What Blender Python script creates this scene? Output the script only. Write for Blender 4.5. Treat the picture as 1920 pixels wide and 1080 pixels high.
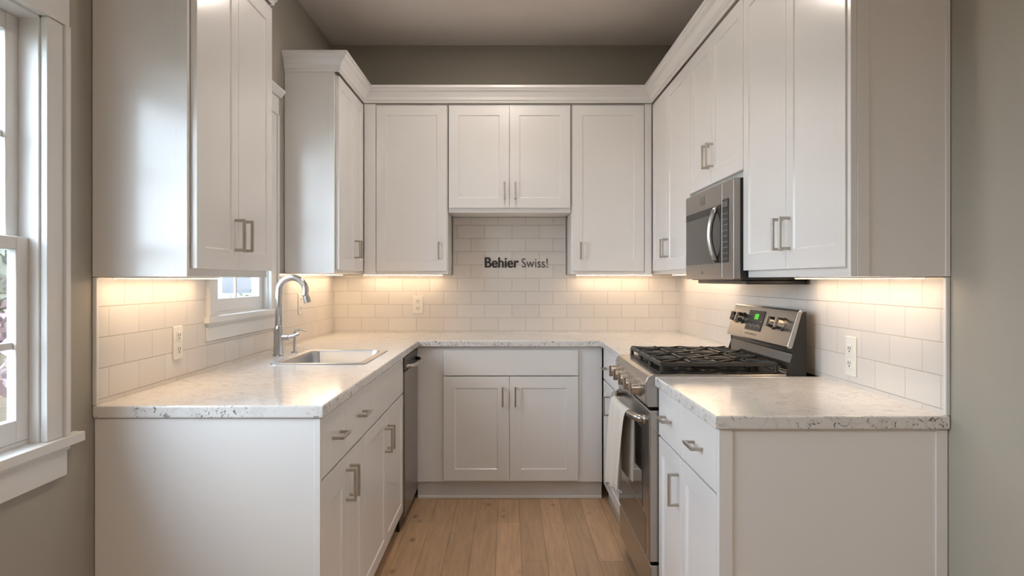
import bpy, bmesh, math, random
from mathutils import Vector, Matrix
random.seed(7)
S = bpy.context.scene
C = S.collection
PI = math.pi
for o in list(bpy.data.objects): bpy.data.objects.remove(o)

# ---------------------------------------------------------------- camera
CAMZ = 1.264
cd = bpy.data.cameras.new('camera'); cam = bpy.data.objects.new('camera', cd); C.objects.link(cam)
cam.location = (0, 0, CAMZ); cam.rotation_euler = (PI/2, 0, 0)
cd.sensor_width = 36; cd.lens = 36*1440.3/1920
cd.shift_x = 0.00413; cd.shift_y = -0.00823; cd.clip_start = 0.05; cd.clip_end = 200
S.camera = cam

# ---------------------------------------------------------------- view, world, light levels
S.view_settings.view_transform = 'Standard'; S.view_settings.look = 'None'
S.view_settings.gamma = 1; S.view_settings.exposure = 0.84; S.view_settings.use_curve_mapping = False
SKY = 9.0          # sky strength
STRIP = 7.6       # under-cabinet LED strips
DOWN = 84.0        # recessed downlights
ROOM = 8.5         # added fill panel on the ceiling behind the camera
WARM = (1.0, 0.72, 0.46); LAMP = (1.0, 0.885, 0.79)
w = bpy.data.worlds.new('world'); S.world = w; w.use_nodes = True
nt = w.node_tree; bg = nt.nodes['Background']
tc = nt.nodes.new('ShaderNodeTexCoord'); sp = nt.nodes.new('ShaderNodeSeparateXYZ'); rp = nt.nodes.new('ShaderNodeValToRGB')
nt.links.new(tc.outputs['Generated'], sp.inputs[0]); nt.links.new(sp.outputs['Z'], rp.inputs['Fac'])
nz = nt.nodes.new('ShaderNodeTexNoise'); nz.inputs['Scale'].default_value = 3.0; nz.inputs['Detail'].default_value = 5
nt.links.new(tc.outputs['Generated'], nz.inputs['Vector'])
mx = nt.nodes.new('ShaderNodeMix'); mx.data_type = 'RGBA'
rp.color_ramp.elements[0].position = 0.0; rp.color_ramp.elements[0].color = (0.72, 0.83, 0.95, 1)
rp.color_ramp.elements[1].position = 0.7; rp.color_ramp.elements[1].color = (0.50, 0.68, 0.92, 1)
mr = nt.nodes.new('ShaderNodeMapRange'); mr.inputs['From Min'].default_value = .45; mr.inputs['From Max'].default_value = .62
nt.links.new(nz.outputs['Fac'], mr.inputs['Value']); nt.links.new(mr.outputs[0], mx.inputs['Factor'])
nt.links.new(rp.outputs['Color'], mx.inputs['A']); mx.inputs['B'].default_value = (0.86, 0.92, 0.98, 1)
nt.links.new(mx.outputs['Result'], bg.inputs['Color']); bg.inputs['Strength'].default_value = SKY

# ---------------------------------------------------------------- materials
def new_mat(name):
    m = bpy.data.materials.new(name); m.use_nodes = True
    return m, m.node_tree, m.node_tree.nodes['Principled BSDF']
def simple(name, col, rough=.5, metal=0, spec=.5, bump=0, bscale=60, var=0, coat=0, emit=None, es=0):
    m, t, b = new_mat(name)
    b.inputs['Base Color'].default_value = (*col, 1); b.inputs['Roughness'].default_value = rough
    b.inputs['Metallic'].default_value = metal; b.inputs['Specular IOR Level'].default_value = spec
    b.inputs['Coat Weight'].default_value = coat; b.inputs['Coat Roughness'].default_value = .08
    if emit: b.inputs['Emission Color'].default_value = (*emit, 1); b.inputs['Emission Strength'].default_value = es
    if bump or var:
        g = t.nodes.new('ShaderNodeTexCoord'); n = t.nodes.new('ShaderNodeTexNoise')
        n.inputs['Scale'].default_value = bscale; n.inputs['Detail'].default_value = 4
        t.links.new(g.outputs['Object'], n.inputs['Vector'])
        if bump:
            bp = t.nodes.new('ShaderNodeBump'); bp.inputs['Strength'].default_value = bump; bp.inputs['Distance'].default_value = .002
            t.links.new(n.outputs['Fac'], bp.inputs['Height']); t.links.new(bp.outputs[0], b.inputs['Normal'])
        if var:
            h = t.nodes.new('ShaderNodeHueSaturation'); h.inputs['Color'].default_value = (*col, 1)
            r = t.nodes.new('ShaderNodeMapRange'); r.inputs['To Min'].default_value = 1-var; r.inputs['To Max'].default_value = 1+var
            t.links.new(n.outputs['Fac'], r.inputs['Value']); t.links.new(r.outputs[0], h.inputs['Value'])
            t.links.new(h.outputs[0], b.inputs['Base Color'])
    return m
M = {}
M['cab'] = simple('white_lacquer', (.84, .83, .82), .19, spec=.54, bump=.04, bscale=7)
M['trim'] = simple('white_trim_paint', (.78, .77, .75), .3, spec=.5, bump=.03, bscale=20)
M['wall'] = simple('greige_wall_paint', (.40, .375, .32), .6, spec=.3, bump=.12, bscale=220, var=.02)
M['ceil'] = simple('ceiling_paint', (.76, .70, .66), .8, spec=.2, bump=.08, bscale=150)
M['nickel'] = simple('brushed_nickel', (.50, .46, .41), .28, 1, bump=.05, bscale=300)
M['chrome'] = simple('satin_chrome', (.60, .59, .58), .24, 1)
M['black'] = simple('black_enamel', (.012, .011, .010), .35, spec=.5)
M['blackgloss'] = simple('black_gloss', (.03, .028, .026), .4, spec=.3)
M['iron'] = simple('cast_iron', (.022, .018, .014), .42, spec=.6, bump=.25, bscale=400)
M['plastic'] = simple('white_plastic', (.80, .78, .73), .3)
M['dark_gap'] = simple('dark_slot', (.03, .028, .025), .7)
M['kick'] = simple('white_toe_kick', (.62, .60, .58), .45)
M['oglass'] = simple('oven_glass', (.045, .038, .032), .06, spec=.9)
M['mglass'] = simple('microwave_window', (.035, .031, .028), .16, spec=.32, var=.06, bscale=500)
M['grey_glyph'] = simple('grey_print', (.28, .27, .25), .5)
M['word_dark'] = simple('dark_lettering', (.022, .017, .014), .5)
M['word_grey'] = simple('grey_lettering', (.09, .075, .065), .5)
M['green'] = simple('green_digits', (.1, .5, .05), .5, emit=(.12, 1, .04), es=.4)
M['strip'] = simple('led_strip', (1, .9, .75), .5, emit=WARM, es=STRIP)
M['down'] = simple('downlight_lens', (1, .95, .9), .5, emit=LAMP, es=DOWN)
M['room'] = simple('fill_panel_lens', (1, .95, .9), .5, emit=LAMP, es=ROOM)
M['leaf'] = simple('leaf_green', (.04, .055, .028), .6, var=.5, bscale=3)
M['leafpale'] = simple('leaf_pale', (.095, .09, .062), .6, var=.4, bscale=4)
M['blossom'] = simple('pink_blossom', (.14, .085, .085), .6, var=.3, bscale=4)
M['bark'] = simple('bark', (.12, .09, .06), .9, bump=.6, bscale=30)
M['lawn'] = simple('lawn_grass', (.05, .06, .04), .9, bump=.5, bscale=40, var=.4)
M['roof'] = simple('grey_shingle', (.16, .16, .17), .8, bump=.4, bscale=20)
M['housewin'] = simple('house_window_glass', (.05, .07, .09), .1)

def glass():
    m = bpy.data.materials.new('window_glass'); m.use_nodes = True; t = m.node_tree; t.nodes.clear()
    o = t.nodes.new('ShaderNodeOutputMaterial'); mix = t.nodes.new('ShaderNodeMixShader')
    a = t.nodes.new('ShaderNodeBsdfTransparent'); a.inputs[0].default_value = (.96, .98, .98, 1)
    g = t.nodes.new('ShaderNodeBsdfGlossy'); g.inputs['Roughness'].default_value = .02
    f = t.nodes.new('ShaderNodeFresnel'); ge = t.nodes.new('ShaderNodeNewGeometry'); mr = t.nodes.new('ShaderNodeMapRange')
    mr.inputs['To Min'].default_value = 1.45; mr.inputs['To Max'].default_value = 1/1.45      # thin pane: same index on the way out
    t.links.new(ge.outputs['Backfacing'], mr.inputs['Value']); t.links.new(mr.outputs[0], f.inputs[0])
    t.links.new(f.outputs[0], mix.inputs[0]); t.links.new(a.outputs[0], mix.inputs[1]); t.links.new(g.outputs[0], mix.inputs[2])
    t.links.new(mix.outputs[0], o.inputs[0]); return m
M['glass'] = glass()

def steel(name, col, axis, rough=.26):
    m, t, b = new_mat(name)
    b.inputs['Metallic'].default_value = 1; b.inputs['Base Color'].default_value = (*col, 1)
    g = t.nodes.new('ShaderNodeTexCoord'); mp = t.nodes.new('ShaderNodeMapping'); n = t.nodes.new('ShaderNodeTexNoise')
    sc = [600, 600, 600]; sc[axis] = 6; mp.inputs['Scale'].default_value = sc
    t.links.new(g.outputs['Object'], mp.inputs[0]); t.links.new(mp.outputs[0], n.inputs['Vector'])
    r = t.nodes.new('ShaderNodeMapRange'); r.inputs['To Min'].default_value = rough-.02; r.inputs['To Max'].default_value = rough+.03
    t.links.new(n.outputs['Fac'], r.inputs['Value']); t.links.new(r.outputs[0], b.inputs['Roughness'])
    return m
M['steel'] = steel('stainless_steel', (.43, .405, .38), 0)
M['steeldark'] = steel('dark_stainless', (.30, .28, .26), 0, .3)
M['sink'] = steel('sink_steel', (.62, .62, .63), 1, .30)

def tile(name, axis, du):
    m, t, b = new_mat(name)
    g = t.nodes.new('ShaderNodeNewGeometry'); s = t.nodes.new('ShaderNodeSeparateXYZ'); c = t.nodes.new('ShaderNodeCombineXYZ')
    t.links.new(g.outputs['Position'], s.inputs[0])
    a = t.nodes.new('ShaderNodeMath'); a.operation = 'ADD'; a.inputs[1].default_value = du+17.9
    z = t.nodes.new('ShaderNodeMath'); z.operation = 'ADD'; z.inputs[1].default_value = -.928+.0865*2
    t.links.new(s.outputs[axis], a.inputs[0]); t.links.new(s.outputs['Z'], z.inputs[0])
    t.links.new(a.outputs[0], c.inputs[0]); t.links.new(z.outputs[0], c.inputs[1])
    br = t.nodes.new('ShaderNodeTexBrick'); t.links.new(c.outputs[0], br.inputs['Vector'])
    br.offset = .5; br.offset_frequency = 2
    for k, v in (('Scale', 1), ('Mortar Size', .0016), ('Mortar Smooth', .35), ('Bias', 0), ('Brick Width', .179), ('Row Height', .0865)):
        br.inputs[k].default_value = v
    br.inputs['Color1'].default_value = (.74, .705, .665, 1); br.inputs['Color2'].default_value = (.70, .665, .63, 1)
    br.inputs['Mortar'].default_value = (.46, .42, .37, 1)
    t.links.new(br.outputs['Color'], b.inputs['Base Color'])
    n = t.nodes.new('ShaderNodeTexNoise'); n.inputs['Scale'].default_value = 14; t.links.new(g.outputs['Position'], n.inputs['Vector'])
    ml = t.nodes.new('ShaderNodeMath'); ml.operation = 'MULTIPLY_ADD'; ml.inputs[1].default_value = -1.0
    m2 = t.nodes.new('ShaderNodeMath'); m2.operation = 'MULTIPLY'; m2.inputs[1].default_value = .5
    t.links.new(n.outputs['Fac'], m2.inputs[0]); t.links.new(br.outputs['Fac'], ml.inputs[0]); t.links.new(m2.outputs[0], ml.inputs[2])
    bp = t.nodes.new('ShaderNodeBump'); bp.inputs['Strength'].default_value = .5; bp.inputs['Distance'].default_value = .0025
    t.links.new(ml.outputs[0], bp.inputs['Height']); t.links.new(bp.outputs[0], b.inputs['Normal'])
    r = t.nodes.new('ShaderNodeMapRange'); r.inputs['To Min'].default_value = .16; r.inputs['To Max'].default_value = .7
    t.links.new(br.outputs['Fac'], r.inputs['Value']); t.links.new(r.outputs[0], b.inputs['Roughness'])
    b.inputs['Specular IOR Level'].default_value = .6
    return m
M['tile_back'] = tile('white_subway_tile_back', 'X', -.0275)
M['tile_left'] = tile('white_subway_tile_left', 'Y', .035)
M['tile_right'] = tile('white_subway_tile_right', 'Y', .06)

def quartz():
    m, t, b = new_mat('white_quartz')
    g = t.nodes.new('ShaderNodeNewGeometry')
    def noise(sc, det, dist=0, rough=.6):
        n = t.nodes.new('ShaderNodeTexNoise'); n.inputs['Scale'].default_value = sc; n.inputs['Detail'].default_value = det
        n.inputs['Distortion'].default_value = dist; n.inputs['Roughness'].default_value = rough
        t.links.new(g.outputs['Position'], n.inputs['Vector']); return n
    def ramp(src, a, b_):
        r = t.nodes.new('ShaderNodeMapRange'); r.inputs['From Min'].default_value = a; r.inputs['From Max'].default_value = b_
        t.links.new(src, r.inputs['Value']); return r.outputs[0]
    def mul(x, y):
        k = t.nodes.new('ShaderNodeMath'); k.operation = 'MULTIPLY'; t.links.new(x, k.inputs[0])
        if isinstance(y, float): k.inputs[1].default_value = y
        else: t.links.new(y, k.inputs[1])
        return k.outputs[0]
    spk = ramp(noise(70, 3, 1.2).outputs['Fac'], .575, .63); clu = ramp(noise(13, 2).outputs['Fac'], .415, .51)
    sn = t.nodes.new('ShaderNodeSeparateXYZ'); t.links.new(g.outputs['True Normal'], sn.inputs[0])   # dark grains stronger on the side edges than on the top
    az = t.nodes.new('ShaderNodeMath'); az.operation = 'ABSOLUTE'; t.links.new(sn.outputs['Z'], az.inputs[0])
    er = t.nodes.new('ShaderNodeMapRange'); er.inputs['To Min'].default_value = .88; er.inputs['To Max'].default_value = .25; t.links.new(az.outputs[0], er.inputs['Value'])
    speck = mul(mul(spk, clu), er.outputs[0])
    vn = noise(5, 6, 1.5, .62)
    ab = t.nodes.new('ShaderNodeMath'); ab.operation = 'SUBTRACT'; ab.inputs[1].default_value = .5; t.links.new(vn.outputs['Fac'], ab.inputs[0])
    a2 = t.nodes.new('ShaderNodeMath'); a2.operation = 'ABSOLUTE'; t.links.new(ab.outputs[0], a2.inputs[0])
    vein = mul(ramp(a2.outputs[0], .03, 0.0), .35)
    m1 = t.nodes.new('ShaderNodeMix'); m1.data_type = 'RGBA'; m1.inputs['A'].default_value = (.77, .755, .735, 1); m1.inputs['B'].default_value = (.50, .46, .42, 1)
    t.links.new(vein, m1.inputs['Factor'])
    m2 = t.nodes.new('ShaderNodeMix'); m2.data_type = 'RGBA'; t.links.new(m1.outputs['Result'], m2.inputs['A']); m2.inputs['B'].default_value = (.10, .10, .10, 1)
    t.links.new(speck, m2.inputs['Factor']); t.links.new(m2.outputs['Result'], b.inputs['Base Color'])
    b.inputs['Roughness'].default_value = .12; b.inputs['Specular IOR Level'].default_value = .65
    return m
M['quartz'] = quartz()

def oak():
    m, t, b = new_mat('oak_planks')
    g = t.nodes.new('ShaderNodeNewGeometry'); s = t.nodes.new('ShaderNodeSeparateXYZ'); c = t.nodes.new('ShaderNodeCombineXYZ')
    t.links.new(g.outputs['Position'], s.inputs[0])
    def off(o, v):
        a = t.nodes.new('ShaderNodeMath'); a.operation = 'ADD'; a.inputs[1].default_value = v; t.links.new(o, a.inputs[0]); return a.outputs[0]
    t.links.new(off(s.outputs['Y'], 20), c.inputs[0]); t.links.new(off(s.outputs['X'], 10.03), c.inputs[1])
    br = t.nodes.new('ShaderNodeTexBrick'); t.links.new(c.outputs[0], br.inputs['Vector']); br.offset = .37; br.offset_frequency = 3
    for k, v in (('Scale', 1), ('Mortar Size', .0011), ('Mortar Smooth', .2), ('Bias', -.1), ('Brick Width', 1.5), ('Row Height', .116)):
        br.inputs[k].default_value = v
    br.inputs['Color1'].default_value = (.62, .40, .235, 1); br.inputs['Color2'].default_value = (.45, .29, .165, 1)
    br.inputs['Mortar'].default_value = (.19, .115, .062, 1)
    mp = t.nodes.new('ShaderNodeMapping'); mp.inputs['Scale'].default_value = (30, 2.2, 1); t.links.new(g.outputs['Position'], mp.inputs[0])
    n = t.nodes.new('ShaderNodeTexNoise'); n.inputs['Scale'].default_value = 1.6; n.inputs['Detail'].default_value = 8; n.inputs['Distortion'].default_value = .8
    t.links.new(mp.outputs[0], n.inputs['Vector'])
    h = t.nodes.new('ShaderNodeHueSaturation'); r = t.nodes.new('ShaderNodeMapRange'); r.inputs['To Min'].default_value = .62; r.inputs['To Max'].default_value = 1.38
    t.links.new(n.outputs['Fac'], r.inputs['Value']); t.links.new(r.outputs[0], h.inputs['Value']); t.links.new(br.outputs['Color'], h.inputs['Color'])
    mk = t.nodes.new('ShaderNodeMapping'); mk.inputs['Scale'].default_value = (11, 5.5, 1); t.links.new(g.outputs['Position'], mk.inputs[0])
    vo = t.nodes.new('ShaderNodeTexVoronoi'); vo.inputs['Scale'].default_value = 1; t.links.new(mk.outputs[0], vo.inputs['Vector'])
    kr = t.nodes.new('ShaderNodeMapRange'); kr.inputs['From Min'].default_value = .22; kr.inputs['From Max'].default_value = .03; t.links.new(vo.outputs['Distance'], kr.inputs['Value'])
    gt = t.nodes.new('ShaderNodeMath'); gt.operation = 'GREATER_THAN'; gt.inputs[1].default_value = .5
    sc = t.nodes.new('ShaderNodeSeparateColor'); t.links.new(vo.outputs['Color'], sc.inputs[0]); t.links.new(sc.outputs[0], gt.inputs[0])
    kk = t.nodes.new('ShaderNodeMath'); kk.operation = 'MULTIPLY'; t.links.new(kr.outputs[0], kk.inputs[0]); t.links.new(gt.outputs[0], kk.inputs[1])
    k2 = t.nodes.new('ShaderNodeMath'); k2.operation = 'MULTIPLY'; k2.inputs[1].default_value = .75; t.links.new(kk.outputs[0], k2.inputs[0])
    mx = t.nodes.new('ShaderNodeMix'); mx.data_type = 'RGBA'; t.links.new(k2.outputs[0], mx.inputs['Factor']); t.links.new(h.outputs[0], mx.inputs['A']); mx.inputs['B'].default_value = (.12, .065, .035, 1)
    t.links.new(mx.outputs['Result'], b.inputs['Base Color']); b.inputs['Roughness'].default_value = .42
    bp = t.nodes.new('ShaderNodeBump'); bp.inputs['Strength'].default_value = .3; bp.inputs['Distance'].default_value = .001; bp.invert = True
    t.links.new(br.outputs['Fac'], bp.inputs['Height']); t.links.new(bp.outputs[0], b.inputs['Normal'])
    return m
M['oak'] = oak()

def siding():
    m, t, b = new_mat('lap_siding')
    g = t.nodes.new('ShaderNodeNewGeometry'); s = t.nodes.new('ShaderNodeSeparateXYZ'); t.links.new(g.outputs['Position'], s.inputs[0])
    a = t.nodes.new('ShaderNodeMath'); a.operation = 'FRACT'; d = t.nodes.new('ShaderNodeMath'); d.operation = 'DIVIDE'; d.inputs[1].default_value = .16
    t.links.new(s.outputs['Z'], d.inputs[0]); t.links.new(d.outputs[0], a.inputs[0])
    bp = t.nodes.new('ShaderNodeBump'); bp.inputs['Distance'].default_value = .03; bp.inputs['Strength'].default_value = 1; bp.invert = True
    t.links.new(a.outputs[0], bp.inputs['Height']); t.links.new(bp.outputs[0], b.inputs['Normal'])
    b.inputs['Base Color'].default_value = (.15, .148, .142, 1); b.inputs['Roughness'].default_value = .7
    return m
M['siding'] = siding()

def towel_mat():
    m, t, b = new_mat('cream_towel')
    g = t.nodes.new('ShaderNodeTexCoord'); n = t.nodes.new('ShaderNodeTexNoise'); n.inputs['Scale'].default_value = 900
    t.links.new(g.outputs['Object'], n.inputs['Vector']); bp = t.nodes.new('ShaderNodeBump'); bp.inputs['Strength'].default_value = .5; bp.inputs['Distance'].default_value = .002
    t.links.new(n.outputs['Fac'], bp.inputs['Height']); t.links.new(bp.outputs[0], b.inputs['Normal'])
    b.inputs['Base Color'].default_value = (.66, .61, .54, 1); b.inputs['Roughness'].default_value = .9; b.inputs['Sheen Weight'].default_value = .3
    return m
M['towel'] = towel_mat()

# ---------------------------------------------------------------- mesh helpers
def bx(bm, x0, x1, y0, y1, z0, z1):
    v = [bm.verts.new(p) for p in ((x0,y0,z0),(x1,y0,z0),(x1,y1,z0),(x0,y1,z0),(x0,y0,z1),(x1,y0,z1),(x1,y1,z1),(x0,y1,z1))]
    for f in ((0,3,2,1),(4,5,6,7),(0,1,5,4),(1,2,6,5),(2,3,7,6),(3,0,4,7)): bm.faces.new([v[i] for i in f])
def prism(bm, prof, a0, a1, axis='x'):
    """prof: closed list of 2-D points; axis x -> (y,z), y -> (x,z), z -> (x,y)"""
    def P(p, a): return {'x': (a, p[0], p[1]), 'y': (p[0], a, p[1]), 'z': (p[0], p[1], a)}[axis]
    A = [bm.verts.new(P(p, a0)) for p in prof]; B = [bm.verts.new(P(p, a1)) for p in prof]; n = len(prof)
    bm.faces.new(A); bm.faces.new(B[::-1])
    for i in range(n): bm.faces.new((A[i], B[i], B[(i+1) % n], A[(i+1) % n]))
def cyl(bm, c, r0, h, axis='z', r1=None, n=28):
    if r1 is None: r1 = r0
    def P(a, r, t):
        u, v = r*math.cos(a), r*math.sin(a)
        d = {'z': (u, v, t), 'x': (t, u, v), 'y': (u, t, v)}[axis]
        return (c[0]+d[0], c[1]+d[1], c[2]+d[2])
    A = [bm.verts.new(P(2*PI*i/n, r0, 0)) for i in range(n)]; B = [bm.verts.new(P(2*PI*i/n, r1, h)) for i in range(n)]
    bm.faces.new(A[::-1]); bm.faces.new(B)
    for i in range(n): bm.faces.new((A[i], A[(i+1) % n], B[(i+1) % n], B[i]))
def tube(bm, pts, r, n=12, sx=1.0):
    pts = [Vector(p) for p in pts]; rings = []; up = None
    rr = r if isinstance(r, (list, tuple)) else [r]*len(pts)
    for i, p in enumerate(pts):
        d = (pts[min(i+1, len(pts)-1)]-pts[max(i-1, 0)]).normalized()
        if up is None: up = d.orthogonal().normalized()
        up = (up-d*up.dot(d)).normalized(); s = d.cross(up)
        rings.append([bm.verts.new(p+(up*math.cos(2*PI*k/n)*sx+s*math.sin(2*PI*k/n))*rr[i]) for k in range(n)])
    for a, b in zip(rings, rings[1:]):
        for k in range(n): bm.faces.new((a[k], a[(k+1) % n], b[(k+1) % n], b[k]))
    bm.faces.new(rings[0][::-1]); bm.faces.new(rings[-1])
def cells(bm, xs, ys, keep, z0, z1, axis='z'):
    """welded slab made of grid cells; keep(i,j) -> bool"""
    V = {}
    def P(x, y, z): return {'z': (x, y, z), 'x': (z, x, y), 'y': (x, z, y)}[axis]
    def v(i, j, k):
        if (i, j, k) not in V: V[i, j, k] = bm.verts.new(P(xs[i], ys[j], (z0, z1)[k]))
        return V[i, j, k]
    nx, ny = len(xs)-1, len(ys)-1
    K = lambda i, j: 0 <= i < nx and 0 <= j < ny and keep(i, j)
    for i in range(nx):
        for j in range(ny):
            if not K(i, j): continue
            bm.faces.new((v(i,j,1), v(i+1,j,1), v(i+1,j+1,1), v(i,j+1,1))); bm.faces.new((v(i,j,0), v(i,j+1,0), v(i+1,j+1,0), v(i+1,j,0)))
            if not K(i-1, j): bm.faces.new((v(i,j,0), v(i,j,1), v(i,j+1,1), v(i,j+1,0)))
            if not K(i+1, j): bm.faces.new((v(i+1,j,0), v(i+1,j+1,0), v(i+1,j+1,1), v(i+1,j,1)))
            if not K(i, j-1): bm.faces.new((v(i,j,0), v(i+1,j,0), v(i+1,j,1), v(i,j,1)))
            if not K(i, j+1): bm.faces.new((v(i,j+1,0), v(i,j+1,1), v(i+1,j+1,1), v(i+1,j+1,0)))
def link(name, bm, mat, parent=None, bevel=0, smooth=False, seg=2):
    bmesh.ops.recalc_face_normals(bm, faces=bm.faces)
    me = bpy.data.meshes.new(name); bm.to_mesh(me); bm.free(); me.materials.append(M[mat] if isinstance(mat, str) else mat)
    o = bpy.data.objects.new(name, me); C.objects.link(o)
    if parent: o.parent = parent
    if bevel:
        b = o.modifiers.new('bevel', 'BEVEL'); b.width = bevel; b.segments = seg; b.limit_method = 'ANGLE'; b.angle_limit = .6
        b.harden_normals = True
    if smooth:
        for p in me.polygons: p.use_smooth = True
        if smooth != 'all': me.set_sharp_from_angle(angle=.6)
    return o
def box(name, mat, parent, x0, x1, y0, y1, z0, z1, bevel=.0015):
    bm = bmesh.new(); bx(bm, x0, x1, y0, y1, z0, z1); return link(name, bm, mat, parent, bevel)
def tag(o, label, cat, group=None):
    o['label'] = label; o['category'] = cat
    if group: o['group'] = group
    return o
def thing(name, label, cat, loc=(0,0,0), rz=0, group=None):
    o = bpy.data.objects.new(name, None); C.objects.link(o); o.location = loc; o.rotation_euler = (0, 0, rz); o.empty_display_size = .1
    return tag(o, label, cat, group)
def struct(o): o['kind'] = 'structure'; return o

# ---------------------------------------------------------------- room shell
XL, XR, YB, ZC, YF = -1.154, 1.137, 5.034, 2.80, -2.4
W1 = (1.05, 1.90, .86, 1.92)        # near window: y0,y1,z0,z1
W2 = (3.01, 3.70, 1.12, 2.08)       # window over the sink
bm = bmesh.new(); bx(bm, XL-.2, XR+.2, YF-.2, YB+.2, -.1, 0); struct(link('floor', bm, 'oak'))
bm = bmesh.new(); bx(bm, XL-.2, XR+.2, YF-.2, YB+.2, ZC, ZC+.1); struct(link('ceiling', bm, 'ceil'))
bm = bmesh.new(); bx(bm, XL-.15, XR+.15, YB, YB+.15, 0, ZC); struct(link('wall_back', bm, 'wall'))
bm = bmesh.new(); bx(bm, XR, XR+.15, YF, YB, 0, ZC); struct(link('wall_right', bm, 'wall'))
bm = bmesh.new(); bx(bm, XL-.15, XR+.15, YF-.15, YF, 0, ZC); struct(link('wall_front', bm, 'wall'))
bm = bmesh.new()
ys = [YF, W1[0], W1[1], W2[0], W2[1], YB]; zs = [0, W1[2], W2[2], W1[3], W2[3], ZC]
cells(bm, ys, zs, lambda i, j: not ((i == 1 and j in (1, 2)) or (i == 3 and j in (2, 3))), XL-.078, XL, axis='x')
struct(link('wall_left', bm, 'wall'))

def window(name, Y0, Y1, Z0, Z1, zmeet, mun_u, mun_l, cw, stool_ext, stool_proj, apron_h, head_cap):
    r = bpy.data.objects.new(name, None); C.objects.link(r); r.location = (XL, (Y0+Y1)/2, Z0); struct(r)
    def part(nm, bm, mat, parent=r, bev=.002):
        o = link(nm, bm, mat, None, bev)
        o.parent = parent
        # meshes are built in world coordinates
        base = Vector((XL, (Y0+Y1)/2, Z0))
        o.data.transform(Matrix.Translation(-base))
        return o
    bm = bmesh.new()     # jamb liner
    bx(bm, XL-.077, XL+.001, Y0, Y0+.012, Z0, Z1); bx(bm, XL-.077, XL+.001, Y1-.012, Y1, Z0, Z1)
    bx(bm, XL-.077, XL+.001, Y0, Y1, Z1-.012, Z1); bx(bm, XL-.077, XL-.0225, Y0, Y1, Z0, Z0+.012)
    part('window_frame', bm, 'trim')
    bm = bmesh.new()     # casing with a raised outer band
    bx(bm, XL+.0005, XL+.018, Y1-.005, Y1+cw-.0225, Z0+.002, Z1-.0055); bx(bm, XL+.0005, XL+.026, Y1+cw-.022, Y1+cw, Z0+.002, Z1-.0055)
    bx(bm, XL+.0005, XL+.018, Y0-cw+.0225, Y0+.005, Z0+.002, Z1-.0055); bx(bm, XL+.0005, XL+.026, Y0-cw, Y0-cw+.022, Z0+.002, Z1-.0055)
    bx(bm, XL+.0005, XL+.022, Y0-cw, Y1+cw, Z1-.005, Z1+.085)
    if head_cap: prism(bm, [(XL, Z1+.085), (XL+.03, Z1+.085), (XL+.05, Z1+.11), (XL+.05, Z1+.12), (XL, Z1+.12)], Y0-cw-.02, Y1+cw+.02, 'y')
    part('window_casing', bm, 'trim')
    bm = bmesh.new(); bx(bm, XL-.0224, XL+.0002, Y0+.0125, Y1-.0125, Z0-.0, Z0+.002)
    bx(bm, XL+.0003, XL+stool_proj, Y0-cw-stool_ext, Y1+cw+stool_ext, Z0-.022, Z0+.002)
    o = part('window_sill', bm, 'trim', bev=.004)
    bm = bmesh.new(); bx(bm, XL+.0005, XL+.016, Y0-cw, Y1+cw, Z0-.022-apron_h, Z0-.0345)
    bx(bm, XL+.0005, XL+.022, Y0-cw, Y1+cw+.004, Z0-.034, Z0-.0225)
    part('apron', bm, 'trim')
    st = .048; a, b = Y0+.012, Y1-.012
    for nm, xa, xb, z0, z1, mun in (('lower_sash', XL-.047, XL-.023, Z0+.012, zmeet+.016, mun_l), ('upper_sash', XL-.073, XL-.049, zmeet-.016, Z1-.012, mun_u)):
        bm = bmesh.new()
        bx(bm, xa, xb, a, a+st, z0, z1); bx(bm, xa, xb, b-st, b, z0, z1)
        bot = .055 if nm == 'lower_sash' else .032; top = .032 if nm == 'lower_sash' else .045
        bx(bm, xa, xb, a+st, b-st, z0, z0+bot); bx(bm, xa, xb, a+st, b-st, z1-top, z1)
        bx(bm, xa+.008, xb-.008, a+st, b-st, mun-.009, mun+.009)
        bx(bm, xa+.008, xb-.008, (a+b)/2-.009, (a+b)/2+.009, z0+bot, z1-top)
        s = part(nm, bm, 'trim', bev=.003)
        bm = bmesh.new(); xm = (xa+xb)/2; bx(bm, xm-.002, xm+.002, a+st-.004, b-st+.004, z0+bot-.004, z1-top+.004)
        part('window_pane', bm, 'glass', s, 0)
    return r
window('window_1', *W1, 1.352, 1.615, 1.105, .085, .055, .032, .078, False)
window('window_2', *W2, 1.57, 1.83, 1.34, .10, .018, .03, .07, True)
for nm, W in (('near_window_portal', W1), ('sink_window_portal', W2)):
    l = bpy.data.lights.new(nm, 'AREA'); l.shape = 'RECTANGLE'; l.size = W[3]-W[2]; l.size_y = W[1]-W[0]; l.cycles.is_portal = True
    o = bpy.data.objects.new(nm, l); C.objects.link(o); o.location = (XL-.09, (W[0]+W[1])/2, (W[2]+W[3])/2); o.rotation_euler = (0, -PI/2, 0)

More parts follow.
